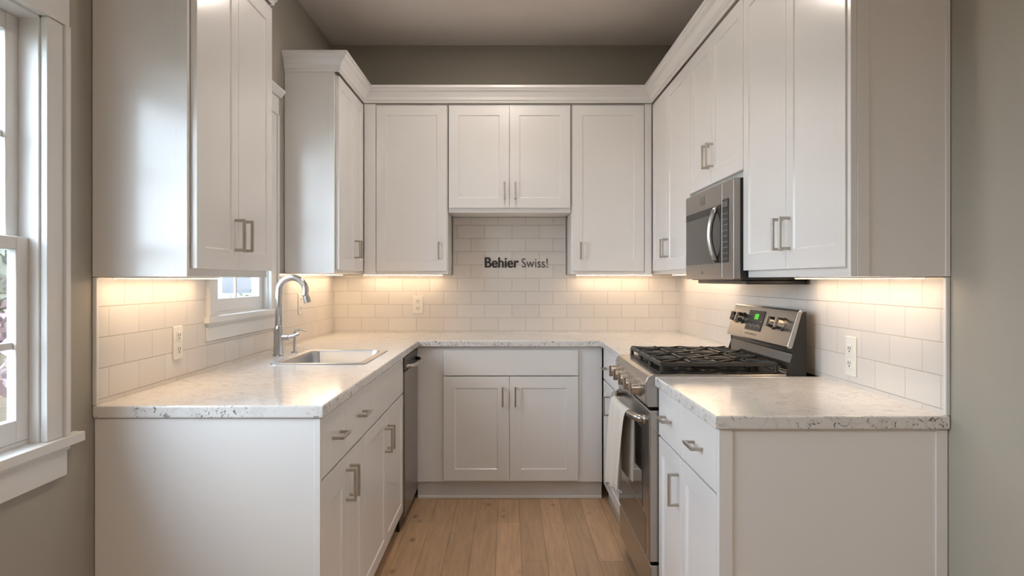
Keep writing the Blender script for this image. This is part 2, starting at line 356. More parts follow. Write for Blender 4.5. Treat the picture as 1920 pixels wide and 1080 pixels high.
# ---------------------------------------------------------------- outdoors
bm = bmesh.new(); bx(bm, -120, XL-.2, -60, 160, -.65, -.6); o = link('lawn', bm, 'lawn'); struct(o)
def leafball(bm, c, r, n, s):
    for _ in range(n):
        d = Vector((random.gauss(0,1), random.gauss(0,1), random.gauss(0,1))).normalized()*random.uniform(.72, 1.05)
        p = Vector((c[0]+d.x*r[0], c[1]+d.y*r[1], c[2]+d.z*r[2]))
        u = Vector((random.uniform(-1,1), random.uniform(-1,1), random.uniform(-1,1))).normalized(); v = u.orthogonal().normalized()
        a = s*random.uniform(.6, 1.3)
        q = [bm.verts.new(p+u*a), bm.verts.new(p+v*a*.5), bm.verts.new(p-u*a), bm.verts.new(p-v*a*.5)]
        bm.faces.new(q)
def shrub(name, label, cat, x, y, crown, r, mat, n=900, s=.09, trunk=True, group=None):
    t = thing(name, label, cat, (x, y, -.6), group=group)
    if trunk:
        bm = bmesh.new(); tube(bm, [(0,0,0), (.03,.02,crown*.5), (0,.05,crown)], [.12, .09, .05], 10); link('trunk', bm, 'bark', t, smooth=True)
    bm = bmesh.new()
    for k in range(6):
        leafball(bm, (random.uniform(-.5,.5)*r[0], random.uniform(-.5,.5)*r[1], crown+random.uniform(-.3,.5)*r[2]), (r[0]*.6, r[1]*.6, r[2]*.6), n//6, s)
    link('foliage', bm, mat, t)
shrub('tree', 'pale sunlit leafy tree seen through the near left window', 'tree', -4.55, 6.85, 3.1, (1.0, 1.2, 1.9), 'leafpale', 6500, .075)
shrub('shrub', 'pink flowering bush low outside the near left window', 'shrub', -3.75, 5.95, 1.25, (.5, .6, .5), 'blossom', 700, .06, False)
shrub('shrub', 'green hedge bush outside the window over the sink', 'shrub', -3.9, 10.6, .95, (1.5, .8, .75), 'leaf', 2600, .07, False)
ht = thing('house', 'pale sided neighbouring house seen through the sink window', 'house', (-8.2, 15, -.6))
box('house_wall', 'siding', ht, -5, 7, 0, 8, 0, 4.4, 0)
bm = bmesh.new(); prism(bm, [(-.5, 4.4), (8.5, 4.4), (4, 7)], -5.4, 7.4, 'x'); link('roof', bm, 'roof', ht)
for xw in (-2.5, 2.55): 
    f = box('house_window', 'trim', ht, xw, xw+1.2, -.06, .02, 1.5, 2.9); box('house_pane', 'housewin', f, xw+.1, xw+1.1, -.08, -.05, 1.6, 2.8, 0)

# ---------------------------------------------------------------- cabinets
def handle(parent, x, z, vertical=True, L=.106, y=0):
    """bar pull on a front plane at local y; posts run into the front"""
    bm = bmesh.new(); t = .0048; so = .030; h = L/2
    if vertical:
        bx(bm, x-t, x+t, y-so-t, y-so+t, z-h, z+h)
        for s in (-1, 1): bx(bm, x-t, x+t, y-so, y+.001, z+s*(h-t)-t, z+s*(h-t)+t)
    else:
        bx(bm, x-h, x+h, y-so-t, y-so+t, z-t, z+t)
        for s in (-1, 1): bx(bm, x+s*(h-t)-t, x+s*(h-t)+t, y-so, y+.001, z-t, z+t)
    return link('handle', bm, 'nickel', parent, .0022)
def door(parent, x0, x1, z0, z1, rail=.062, rec=.0045, name='door', T=.019):
    g = .0014; x0 += g; x1 -= g; z0 += g; z1 -= g
    bm = bmesh.new()
    xs = [x0, x0+rail, x1-rail, x1]; zs = [z0, z0+rail, z1-rail, z1]
    V = {}
    O = [(x0,z0),(x1,z0),(x1,z1),(x0,z1)]; I = [(xs[1],zs[1]),(xs[2],zs[1]),(xs[2],zs[2]),(xs[1],zs[2])]
    J = [(xs[1]+.004,zs[1]+.004),(xs[2]-.004,zs[1]+.004),(xs[2]-.004,zs[2]-.004),(xs[1]+.004,zs[2]-.004)]
    o_ = [bm.verts.new((p[0], 0, p[1])) for p in O]; i_ = [bm.verts.new((p[0], 0, p[1])) for p in I]
    j_ = [bm.verts.new((p[0], rec, p[1])) for p in J]; b_ = [bm.verts.new((p[0], T, p[1])) for p in O]
    for k in range(4):
        n = (k+1) % 4
        bm.faces.new((o_[k], o_[n], i_[n], i_[k])); bm.faces.new((i_[k], i_[n], j_[n], j_[k])); bm.faces.new((o_[k], b_[k], b_[n], o_[n]))
    bm.faces.new(j_); bm.faces.new(b_[::-1])
    return link(name, bm, 'cab', parent, .0012)
def slabfront(parent, x0, x1, z0, z1, name='drawer_front'):
    return box(name, 'cab', parent, x0+.0014, x1-.0014, 0, .019, z0+.0014, z1-.0014, .0015)

R = PI/2
# long base cabinet under the left counter (hollow carcass so that the sink hangs in it)
LF = -.523
t = thing('base_cabinet', 'long white base cabinet left of the aisle, under the sink counter', 'cabinet', (LF, 2.142, 0), R)
Wd = 3.838-2.142; D = abs(XL-LF)-.002
bm = bmesh.new()
bx(bm, 0, .02, .004, D, 0, .877); bx(bm, Wd-.018, Wd, .02, D, .10, .877); bx(bm, .02, Wd-.018, .02, D, .10, .118)
bx(bm, .02, Wd-.018, .02, .038, .118, .15); bx(bm, .02, Wd-.018, .02, .038, .69, .72); bx(bm, .02, Wd-.018, .02, .038, .85, .877); bx(bm, .02, Wd-.018, D-.012, D, .118, .877)
link('carcass', bm, 'cab', t, .001)
bm = bmesh.new(); bx(bm, -.0015, .02, 0, .017, .0, .877); link('corner_stile', bm, 'cab', t, .001)
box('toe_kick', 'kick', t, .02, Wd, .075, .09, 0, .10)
L0 = 2.142
d1 = slabfront(t, .022, 2.486-L0, .70, .873); handle(d1, 2.345-L0, .79, False)
d2 = slabfront(t, 2.486-L0, 2.985-L0, .70, .873); handle(d2, 2.72-L0, .79, False)
slabfront(t, 2.985-L0, Wd, .70, .873, 'false_front')
a = door(t, .022, 2.515-L0, .105, .695, .085); handle(a, 2.485-L0, .60)
a = door(t, 2.515-L0, 2.79-L0, .105, .695, .07); handle(a, 2.545-L0, .60)
a = door(t, 2.79-L0, 3.31-L0, .105, .695, .05); handle(a, 3.27-L0, .58)
a = door(t, 3.31-L0, Wd, .105, .695, .05); handle(a, 3.345-L0, .58)

# back base cabinet
YBf = 4.408
t = thing('base_cabinet', 'white two-door base cabinet on the back wall, facing the aisle', 'cabinet', (-.521, YBf, 0), 0)
bm = bmesh.new(); bx(bm, 0, 1.064, .02, YB-YBf-.002, .098, .877); link('carcass', bm, 'cab', t, .001)
x0 = .521
slabfront(t, -.371+x0, .405+x0, .712, .86, 'drawer_front')
a = door(t, -.371+x0, .009+x0, .108, .708, .066); handle(a, -.029+x0, .594, L=.113)
a = door(t, .009+x0, .405+x0, .108, .708, .066); handle(a, .044+x0, .594, L=.113)
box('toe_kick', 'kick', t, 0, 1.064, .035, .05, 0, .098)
box('shoe_moulding', 'trim', t, 0, 1.064, .022, .035, 0, .018, .004)

# right base cabinets
RF = .545; DR = XR-RF-.002
t = thing('base_cabinet', 'white base cabinet with two drawers right of the aisle, nearer than the stove', 'cabinet', (RF, 2.772, 0), -R)
Wd = 2.772-1.985; q = lambda Y: 2.772-Y
bm = bmesh.new(); bx(bm, 0, Wd, .02, DR, .10, .877); bx(bm, Wd-.02, Wd, .06, DR, 0, .10); link('carcass', bm, 'cab', t, .001)
bm = bmesh.new(); bx(bm, Wd, Wd+.004, .0, .035, 0, .877); bx(bm, Wd-.02, Wd, 0, .0195, 0, .877); link('corner_stile', bm, 'cab', t, .001)
box('scribe_strip', 'cab', t, Wd, Wd+.004, DR-.03, DR, 0, .877, .001)
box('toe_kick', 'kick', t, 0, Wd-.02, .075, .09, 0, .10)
a = slabfront(t, 0, q(2.395), .705, .873); handle(a, q(2.60), .79, False)
a = slabfront(t, q(2.395), Wd-.022, .705, .873); handle(a, q(2.195), .79, False)
a = door(t, 0, q(2.42), .105, .70, .055); handle(a, q(2.45), .593)
door(t, q(2.42), Wd-.022, .105, .70, .062)
t = thing('base_cabinet', 'narrow-looking white base cabinet right of the aisle, beyond the stove', 'cabinet', (RF, YBf-.002, 0), -R)
Wd = YBf-.002-3.562; q = lambda Y: YBf-.002-Y
bm = bmesh.new(); bx(bm, .02, Wd, .02, DR, .098, .877); link('carcass', bm, 'cab', t, .001)
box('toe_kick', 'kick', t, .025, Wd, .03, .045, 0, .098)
a = slabfront(t, .03, Wd, .70, .873); handle(a, q(4.22), .775, False, .06)
a = door(t, .03, Wd, .105, .695, .055); handle(a, q(4.11), .587)

# upper cabinets
UB, UT = 1.297, 2.335
def upper(label, loc, rz, W, D, z0, z1, doors, frame=.018, end=None, group=None):
    """doors: (x0, x1, handle_x or None)"""
    t = thing('wall_cabinet', label, 'cabinet', loc, rz)
    bm = bmesh.new(); bx(bm, 0, W, .02, D, z0, z1); link('carcass', bm, 'cab', t, .001)
    if end:
        s0, s1 = end
        bm = bmesh.new(); bx(bm, s0, s1, .0, .0195, z0, z1); link('corner_stile', bm, 'cab', t, .001)
    for x0, x1, hx, hz in doors:
        a = door(t, x0, x1, z0+frame, z1-.012, .06)
        if hx is not None: handle(a, hx, hz, L=.104)
    return t
NL = -.868
q = lambda Y: Y-2.13
t = upper('white upper cabinet nearest on the left wall, beside the near window', (NL, 2.13, 0), R, .70, abs(XL-NL)-.002, 1.272, 2.275,
      [(q(2.145), q(2.478), q(2.445), 1.405), (q(2.478), q(2.83), q(2.52), 1.405)], .022)
bm = bmesh.new(); bx(bm, -.0025, 0, .02, .052, 1.272, 2.275); link('corner_stile', bm, 'cab', t, .0008)
LU = -.875
q = lambda Y: Y-3.965
t = upper('white upper cabinet on the left wall beyond the sink window, in the far corner', (LU, 3.965, 0), R, YB-3.965-.002, abs(XL-LU)-.002, UB, UT,
      [(q(3.985), q(4.42), q(4.393), 1.437), (q(4.42), q(4.655), q(4.45), 1.437)])
bm = bmesh.new(); bx(bm, -.0025, 0, .02, .05, UB, UT); link('corner_stile', bm, 'cab', t, .0008)
YU = 4.664; DB = YB-YU-.002
q = lambda X: X-(LU+.001)
t = upper('white upper cabinet with one door on the back wall, left of the lettering', (LU+.001, YU, 0), 0, -.366-LU, DB, UB, UT,
      [(q(-.80), q(-.368), q(-.418), 1.44)])
box('filler_strip', 'cab', t, .001, q(-.80)-.002, .004, .02, UB, UT-.003)
q = lambda X: X-(-.362)
upper('short white two-door upper cabinet over the lettering in the middle of the back wall', (-.362, YU, 0), 0, .745, DB, 1.672, UT,
      [(q(-.360), q(.010), q(-.021), 1.803), (q(.010), q(.381), q(.046), 1.803)], .026)
q = lambda X: X-.386
t = upper('white upper cabinet with one door on the back wall, right of the lettering', (.386, YU, 0), 0, .875-.386, DB, UB, UT,
      [(q(.392), q(.829), q(.441), 1.44)])
box('filler_strip', 'cab', t, q(.831), .4885, .004, .02, UB, UT-.003)
RU = .877; DU = XR-RU-.002
yf = YU-.002; q = lambda Y: YB-.002-Y
upper('white upper cabinet on the right wall in the far corner, beyond the microwave', (RU, YB-.002, 0), -R, YB-.002-3.702, DU, UB, UT,
      [(q(4.655), q(4.238), q(4.272), 1.437), (q(4.238), q(3.702), q(4.205), 1.437)])
q = lambda Y: 3.70-Y
upper('short white two-door upper cabinet on the right wall directly over the microwave', (RU, 3.70, 0), -R, 3.70-2.866, DU, 1.652, UT,
      [(q(3.70), q(3.315), q(3.348), 1.797), (q(3.315), q(2.866), q(3.283), 1.797)], .022)
q = lambda Y: 2.864-Y
t = upper('tall white two-door upper cabinet nearest on the right wall, over the near counter', (RU, 2.864, 0), -R, 2.864-1.972, DU, 1.272, UT,
      [(q(2.862), q(2.424), q(2.455), 1.408), (q(2.424), q(1.996), q(2.39), 1.408)], .024)
Wd = 2.864-1.972
bm = bmesh.new(); bx(bm, Wd, Wd+.003, .0195, .05, 1.272, UT); bx(bm, Wd-.02, Wd, .0035, .0195, 1.272, UT)
link('corner_stile', bm, 'cab', t, .0008)

box('scribe_strip', 'cab', t, Wd, Wd+.003, DU-.012, DU, 1.272, UT, .0008)

# crown mouldings
def crown(label, path, z, side):
    prof = [(0, 0), (.006, 0), (.008, .012), (.014, .016), (.018, .034), (.032, .058), (.046, .070), (.050, .078), (.056, .082), (.056, .098), (0, .098)]
    bm = bmesh.new(); rings = []
    P = [Vector(p) for p in path]
    for i, p in enumerate(P):
        n1 = n2 = None
        if i > 0: d = (p-P[i-1]).normalized(); n1 = Vector((-d.y, d.x))*side
        if i < len(P)-1: d = (P[i+1]-p).normalized(); n2 = Vector((-d.y, d.x))*side
        if n1 is None: m = n2
        elif n2 is None: m = n1
        else: m = (n1+n2); m = m/ (m.dot(n1))
        rings.append([bm.verts.new((p.x+m.x*a, p.y+m.y*a, z+b)) for a, b in prof])
    for A, B in zip(rings, rings[1:]):
        for k in range(len(prof)): bm.faces.new((A[k], A[(k+1) % len(prof)], B[(k+1) % len(prof)], B[k]))
    bm.faces.new(rings[0]); bm.faces.new(rings[-1][::-1])
    return tag(link('crown_moulding', bm, 'cab', None, .001), label, 'moulding')
crown('white crown moulding wrapping the far left, back and right upper cabinets', [(XL+.002, 3.965), (LU, 3.965), (LU, YU), (RU, YU), (RU, 1.972), (XR-.002, 1.972)], UT, -1)
crown('white crown moulding on the nearest left upper cabinet', [(XL+.002, 2.13), (NL, 2.13), (NL, 2.83), (XL+.002, 2.83)], 2.275, -1)

# ---------------------------------------------------------------- counters
CT, CB = .914, .879
CL, CR = -.511, .531
SX0, SX1, SY0, SY1 = -.965, -.605, 3.175, 3.765   # sink cut-out
bm = bmesh.new()
xs = [XL+.001, SX0, SX1, CL, CR, XR-.001]; ys = [2.13, SY0, SY1, 4.396, YB-.001]
ys2 = [2.13, SY0, 3.562, SY1, 4.396, YB-.001]
def keep(i, j):
    if j == 4: return True
    if i <= 2: return not (i == 1 and j in (1, 2))
    if i == 4: return j >= 2
    return False
cells(bm, xs, ys2, lambda i, j: keep(i, j), CB, CT)
bmesh.ops.remove_doubles(bm, verts=bm.verts, dist=1e-5)
tag(link('countertop', bm, 'quartz', None, .005, seg=3), 'U-shaped speckled white stone worktop holding the sink, along left and back walls', 'countertop')
bm = bmesh.new(); bx(bm, CR, XR-.001, 1.969, 2.776, CB, CT)
tag(link('countertop', bm, 'quartz', None, .005, seg=3), 'short speckled white stone worktop right of the aisle, in front of the stove', 'countertop')

# ---------------------------------------------------------------- tiled backsplashes
g = .0105
bm = bmesh.new(); bx(bm, XL+g, XR-g, YB-g, YB-.0005, CT, UB-.002); bx(bm, -.358, .379, YB-g, YB-.0005, UB-.002, 1.67)
tag(link('tile_backsplash', bm, 'tile_back'), 'white subway tile backsplash on the back wall behind the lettering', 'backsplash')
bm = bmesh.new()
bx(bm, XL+.0005, XL+g, 2.145, W2[0]-.102, CT, 1.270)
bx(bm, XL+.0005, XL+g, W2[0]-.102, W2[1]+.102, CT, W2[2]-.094)
bx(bm, XL+.0005, XL+g, W2[1]+.102, YB-.001, CT, UB-.002)
tag(link('tile_backsplash', bm, 'tile_left'), 'white subway tile backsplash on the left wall around the sink window', 'backsplash')
tag(box('tile_edge', 'trim', None, XL+.0005, XL+.013, 2.131, 2.1445, CT, 1.270, .003), 'narrow white tile edge strip on the left wall beside the near window', 'trim strip')
bm = bmesh.new(); bx(bm, XR-g, XR-.0005, 1.985, YB-.001, CT, 1.245); bx(bm, XR-g, XR-.0005, 1.985, 2.862, 1.245, 1.270); bx(bm, XR-g, XR-.0005, 3.70, YB-.001, 1.245, UB-.002)
tag(link('tile_backsplash', bm, 'tile_right'), 'white subway tile backsplash on the right wall behind the stove', 'backsplash')
tag(box('tile_edge', 'trim', None, XR-.013, XR-.0005, 1.971, 1.9845, CT, 1.270, .003), 'narrow white tile edge strip on the right wall at the counter end', 'trim strip')

# ---------------------------------------------------------------- under-cabinet lights
def strip(label, x0, x1, y0, y1, z):
    t = thing('under_cabinet_light', label, 'light', ((x0+x1)/2, (y0+y1)/2, z), group='warm light strips under the upper cabinets')
    hx, hy = (x1-x0)/2, (y1-y0)/2
    box('housing', 'plastic', t, -hx, hx, -hy, hy, -.004, -.0005, .001)
    box('lens', 'strip', t, -hx+.004, hx-.004, -hy+.004, hy-.004, -.0055, -.0038, 0)
sw = .042
strip('warm light strip under the nearest left upper cabinet', XL+.05, XL+.105, 2.14, 2.81, 1.272)
strip('warm light strip under the left corner upper cabinet beyond the sink window', XL+.05, XL+.105, 4.02, 4.90, UB)
strip('warm light strip under the back upper cabinet left of the lettering', -.93, -.42, YB-.10, YB-.10+sw, UB)
strip('warm light strip under the back upper cabinet right of the lettering', .44, .93, YB-.10, YB-.10+sw, UB)
strip('warm light strip under the right corner upper cabinet beyond the microwave', XR-.10, XR-.10+sw, 3.76, 4.86, UB)
strip('warm light strip under the nearest right upper cabinet', XR-.095, XR-.095+sw, 1.985, 2.80, 1.272)

# ---------------------------------------------------------------- ceiling lamps (just outside the frame) and added fill lights
M['down_fill'] = simple('added_fill_lens', (1, .95, .9), .5, emit=LAMP, es=DOWN*.75)
def downlight(label, x, y, lens='down'):
    t = thing('recessed_downlight', label, 'light', (x, y, ZC))
    bm = bmesh.new(); n = 32
    A = [[bm.verts.new((r*math.cos(2*PI*k/n), r*math.sin(2*PI*k/n), z)) for k in range(n)] for r, z in ((.085, -.0005), (.083, -.006), (.066, -.006), (.062, -.0005))]
    for a_, b_ in zip(A, A[1:]):
        for k in range(n): bm.faces.new((a_[k], a_[(k+1) % n], b_[(k+1) % n], b_[k]))
    link('trim_ring', bm, 'trim', t, smooth=True)
    bm = bmesh.new(); cyl(bm, (0, 0, -.004), .061, .0035); link('lens', bm, lens, t)
downlight('round recessed ceiling light over the middle of the aisle', .03, 2.35)
downlight('round fill light added to the ceiling between the two recessed lights', .03, 3.15, 'down_fill')  # extra fill light, added to brighten the low cabinets at the back
downlight('round recessed ceiling light near the back cabinets', -.07, 4.10)
t = thing('added_fill_panel', 'square fill light added unseen on the ceiling behind the viewer', 'light', (0, -.9, ZC))  # invented fixture out of view, added as soft fill from the front
box('frame', 'trim', t, -.42, .42, -.42, .42, -.03, -.0005); box('lens', 'room', t, -.39, .39, -.39, .39, -.034, -.029, 0)

# ---------------------------------------------------------------- outlets
def outlet(label, loc, rz, w=.07, h=.115):
    t = thing('wall_outlet', label, 'outlet', loc, rz, 'white wall outlets')
    box('cover_plate', 'plastic', t, -w/2, w/2, -.006, 0, -h/2, h/2, .003)
    for s in (-1, 1):
        bm = bmesh.new(); bx(bm, -.016, .016, -.0085, -.005, s*.024-.015, s*.024+.015)
        o = link('receptacle', bm, 'plastic', t, .004)
        bm = bmesh.new(); bx(bm, -.008, -.0055, -.0092, -.0084, s*.024-.003, s*.024+.008); bx(bm, .0055, .008, -.0092, -.0084, s*.024-.003, s*.024+.008)
        cyl(bm, (0, -.0084, s*.024-.008), .003, -.0008, 'y', n=10); link('slots', bm, 'dark_gap', o)
outlet('white outlet on the left wall tiles under the nearest cabinet', (XL+g, 2.655, 1.046), R)
outlet('white outlet on the left wall tiles beyond the faucet', (XL+g, 4.22, 1.13), R)
outlet('white outlet on the back wall tiles left of the lettering', (-.588, YB-g, 1.10), 0)
outlet('white outlet on the right wall tiles nearer than the stove', (XR-g, 2.515, 1.013), -R, .075, .13)

# ---------------------------------------------------------------- lettering on the tiles
def text_mesh(s, size, bold=0, ext=.0015, space=1.0):
    cu = bpy.data.curves.new('t', 'FONT'); cu.body = s; cu.size = size; cu.offset = bold; cu.extrude = ext; cu.space_character = space
    o = bpy.data.objects.new('t', cu); C.objects.link(o)
    dg = bpy.context.evaluated_depsgraph_get(); me = bpy.data.meshes.new_from_object(o.evaluated_get(dg))
    bpy.data.objects.remove(o); return me
def text_part(name, s, parent, x0, x1, z0, h, y, mat, bold=0, ext=.0015, rot=None):
    me = text_mesh(s, 1.0, bold, ext/1.0)
    xs = [v.co.x for v in me.vertices]; ys = [v.co.y for v in me.vertices]
    sx = (x1-x0)/(max(xs)-min(xs)); sy = h/(max(ys)-min(ys)); mx_, my = min(xs), min(ys)
    for v in me.vertices:
        x, y_, z = v.co; v.co = (x0+(x-mx_)*sx, y-z-ext, z0+(y_-my)*sy)
    me.name = name; me.materials.clear(); me.materials.append(M[mat])
    o = bpy.data.objects.new(name, me); C.objects.link(o); o.parent = parent
    return o
t = thing('wall_lettering', 'dark brown lettering on the white tiles in the middle of the back wall', 'sign', (0, YB-g, 1.33))
px = lambda p: (p-952.07)*(YB-g)/1440.3
a = text_part('bold_word', 'Behier', t, px(909), px(972), .0115, .068, 0, 'word_dark', .010, .002)
bm = bmesh.new(); bm.from_mesh(a.data)           # heavier strokes: the outline repeated a hair to each side
for k in (1, 2, 3):
    g2 = bmesh.ops.duplicate(bm, geom=[f for f in bm.faces if f.tag is False][:len(a.data.polygons)])
    bmesh.ops.translate(bm, verts=[v for v in g2['geom'] if isinstance(v, bmesh.types.BMVert)], vec=(.0011*k, -.00002*k, 0))
bm.to_mesh(a.data); bm.free()
a['label'] = 'bold dark word'
a = text_part('light_word', 'Swiss!', t, px(978), px(1027), .0125, .060, 0, 'word_grey', .0, .0015)
a['label'] = 'thin grey word'

# ---------------------------------------------------------------- sink and faucet
t = thing('sink', 'stainless steel drop-in sink set in the left worktop', 'sink', (0, 0, CT))
bm = bmesh.new()
RX0, RX1, RY0, RY1 = SX0-.020, SX1+.018, SY0-.022, SY1+.022
def rr(x0, x1, y0, y1, r, z, n=6):
    out = []
    for cx, cy, a0 in ((x1-r, y0+r, -PI/2), (x1-r, y1-r, 0), (x0+r, y1-r, PI/2), (x0+r, y0+r, PI)):
        for k in range(n+1): a_ = a0+PI/2*k/n; out.append((cx+r*math.cos(a_), cy+r*math.sin(a_), z))
    return out
loops = [rr(RX0, RX1, RY0, RY1, .03, .0003), rr(RX0+.002, RX1-.002, RY0+.002, RY1-.002, .03, .004), rr(RX0+.012, RX1-.012, RY0+.012, RY1-.012, .03, .006),
         rr(SX0+.012, SX1-.012, SY0+.012, SY1-.012, .045, .004), rr(SX0+.016, SX1-.016, SY0+.016, SY1-.016, .045, -.006),
         rr(SX0+.022, SX1-.022, SY0+.022, SY1-.022, .05, -.16), rr(SX0+.05, SX1-.05, SY0+.05, SY1-.05, .05, -.178),
         rr(SX0+.15, SX1-.15, SY0+.2, SY1-.2, .02, -.181)]
VV = [[bm.verts.new(p) for p in L] for L in loops]
for A, B in zip(VV, VV[1:]):
    for k in range(len(A)): bm.faces.new((A[k], A[(k+1) % len(A)], B[(k+1) % len(A)], B[k]))
bm.faces.new(VV[-1])
link('basin', bm, 'sink', t, smooth=True)
bm = bmesh.new(); cyl(bm, ((SX0+SX1)/2, (SY0+SY1)/2, -.181), .04, .003); link('drain', bm, 'chrome', t, smooth=True)
FX, FY = -1.052, 3.525
t = thing('faucet', 'tall gooseneck chrome faucet behind the sink on the left worktop', 'faucet', (FX, FY, CT))
bm = bmesh.new(); cyl(bm, (0, 0, 0), .027, .006, r1=.025); cyl(bm, (0, 0, .006), .023, .12, r1=.0205); link('base', bm, 'chrome', t, .001, smooth=True)
bm = bmesh.new(); pts = [(0, 0, .12), (.001, 0, .24), (.001, 0, .275)]
Rr = .062
for k in range(1, 15):
    a_ = PI-(PI*1.08)*k/14; pts.append((.001+Rr+Rr*math.cos(a_), 0, .297+Rr*math.sin(a_)))
e = pts[-1]; pts.append((e[0]+.004, 0, e[2]-.02))
tube(bm, pts, [.0155]*3+[.0145]*15, 16); link('spout', bm, 'chrome', t, smooth='all')
bm = bmesh.new(); tube(bm, [(e[0]+.003, 0, e[2]-.010), (e[0]+.011, 0, e[2]-.038)], [.0158, .0165], 16); link('spray_head', bm, 'chrome', t, .001, smooth=True)
bm = bmesh.new(); cyl(bm, (.015, 0, .085), .014, .03, 'x'); tube(bm, [(.04, 0, .085), (.065, 0, .090), (.095, 0, .102)], [.009, .008, .006], 12)
link('lever', bm, 'chrome', t, smooth=True)
t = thing('soap_dispenser', 'small chrome soap pump beside the faucet', 'soap dispenser', (FX+.035, FY+.14, CT))
bm = bmesh.new(); cyl(bm, (0, 0, 0), .016, .008, r1=.013); cyl(bm, (0, 0, .008), .007, .09); link('pump_body', bm, 'chrome', t, smooth=True)
bm = bmesh.new(); tube(bm, [(0, 0, .098), (.003, 0, .108), (.03, 0, .111), (.055, 0, .105)], [.006, .006, .005, .004], 10); link('nozzle', bm, 'chrome', t, smooth=True)

# ---------------------------------------------------------------- dishwasher
DW0, DW1 = 3.845, 4.392
t = thing('dishwasher', 'stainless dishwasher at the far end of the left counter', 'dishwasher', (-.513, DW0, 0), R)
Wd = DW1-DW0
box('tub', 'black', t, .002, Wd-.002, .05, .55, .10, .872, 0)
box('door', 'steeldark', t, .008, Wd, .002, .05, .07, .80, .004)
box('control_strip', 'black', t, 0, Wd, .004, .05, .806, .872, .003)
box('toe_kick', 'black', t, -.0, Wd, .03, .045, 0, .068, 0)
bm = bmesh.new(); pts = [(.05+(Wd-.1)*k/12, .0-.045*math.sin(PI*k/12)**.5 if 0 < k < 12 else .008, .822) for k in range(13)]
tube(bm, pts, .010, 12); link('handle', bm, 'steel', t, smooth='all')

# ---------------------------------------------------------------- stove
RX, RYf = .513, 3.554
t = thing('gas_range', 'stainless gas stove with black grates on the right of the aisle', 'stove', (RX, RYf, 0), -R)
W = .768
box('body', 'black', t, .003, W-.001, .05, .565, .085, .885, .002)
for x in (.04, W-.04):
    for y in (.10, .52):
        bm = bmesh.new(); cyl(bm, (x, y, 0), .018, .085); link('leg', bm, 'black', t)
box('kick_plate', 'black', t, .01, W-.01, .06, .075, .02, .084, 0)
bm = bmesh.new(); prism(bm, [(-.004, .800), (-.014, .815), (-.014, .892), (-.004, .912), (.012, .920), (.50, .920), (.50, .886), (.049, .886), (.049, .800)], 0, W, 'x')
ck = link('cooktop', bm, 'steel', t, .004, seg=3)
box('burner_tray', 'black', t, .035, W-.035, .045, .485, .9195, .9225, .001)
for x in (.09, .225, .37, .515, .65):
    bm = bmesh.new(); cyl(bm, (x, -.014, .853), .030, -.006, 'y'); cyl(bm, (x, -.02, .853), .026, -.028, 'y', .023)
    bx(bm, x-.006, x+.006, -.056, -.04, .829, .877)
    link('knob', bm, 'nickel', t, .001, smooth=True)
d = box('oven_door', 'steel', t, .002, W-.002, 0, .048, .236, .790, .006)
box('oven_window', 'oglass', d, .10, .63, -.0015, .004, .40, .70, .001)
box('lower_glass', 'oglass', d, .03, .70, -.0008, .004, .245, .385, .0005)
bm = bmesh.new(); pts = []
for k in range(17):
    u = k/16; pts.append((.05+.66*u, -.012-.045*(math.sin(PI*u)**.55 if 0 < k < 16 else 0), .748))
tube(bm, pts, [.013]+[.0155]*15+[.013], 14); 
cyl(bm, (.05, .002, .748), .017, -.016, 'y'); cyl(bm, (.71, .002, .748), .017, -.016, 'y')
link('handle', bm, 'steel', d, smooth='all')
box('storage_drawer', 'steel', t, .002, W-.002, .004, .05, .088, .226, .005)
# back guard
bm = bmesh.new(); prism(bm, [(.495, .921), (.51, .932), (.520, .995), (.565, .995), (.565, .8865), (.502, .8865)], .0045, W-.0045, 'x'); link('riser', bm, 'oglass', t, .003)
bm = bmesh.new(); prism(bm, [(.5215, .9955), (.5215, 1.012), (.558, 1.146), (.572, 1.146), (.572, .30), (.566, .30), (.566, .9955)], .0045, W-.0045, 'x'); link('guard_back', bm, 'black', t, .001)
for xa in (0, W-.004):
    bm = bmesh.new(); prism(bm, [(.497, .921), (.519, .985), (.519, 1.012), (.553, 1.142), (.5655, 1.146), (.5655, .8855), (.502, .8855)], xa, xa+.004, 'x'); link('side_cap', bm, 'black', t)
bm = bmesh.new(); pa = [(.500, 1.018), (.505, 1.012), (.520, 1.012), (.560, 1.148), (.552, 1.154), (.542, 1.150)]
prism(bm, pa, .0, W, 'x'); cp = link('control_panel', bm, 'steel', t, .004, seg=3)
sl = (.542-.500)/(1.150-1.018)
def on(z, o=0): return .500+(z-1.018)*sl-o
bm = bmesh.new(); prism(bm, [(on(1.052, .0025), 1.052), (on(1.134, .0025), 1.134), (on(1.134), 1.134), (on(1.052), 1.052)], .235, .435, 'x'); dp = link('display', bm, 'blackgloss', cp, .001)
def slant_text(name, s, x0, x1, z0, h, mat, parent, bold=0):
    o = text_part(name, s, parent, x0, x1, 0, h, 0, mat, bold, .0004)
    for v in o.data.vertices:
        x, y, z = v.co; v.co = (x, on(z0+z, .0026)+y, z0+z)
    return o
slant_text('clock_digits', '88', .325, .372, 1.098, .023, 'green', dp, .0)
marks = [(.25+k*.026, 1.066+(.004 if k % 2 else 0), .010+.003*(k % 3), .009) for k in range(7)]+[(.246, 1.115, .012, .004), (.246, 1.095, .012, .004), (.415, 1.09, .012, .004)]
for xx, z_, wd, ht_ in marks:
    bm = bmesh.new(); prism(bm, [(on(z_, .0032), z_), (on(z_+ht_, .0032), z_+ht_), (on(z_+ht_, .002), z_+ht_), (on(z_, .002), z_)], xx, xx+wd, 'x'); link('key_mark', bm, 'grey_glyph', dp)

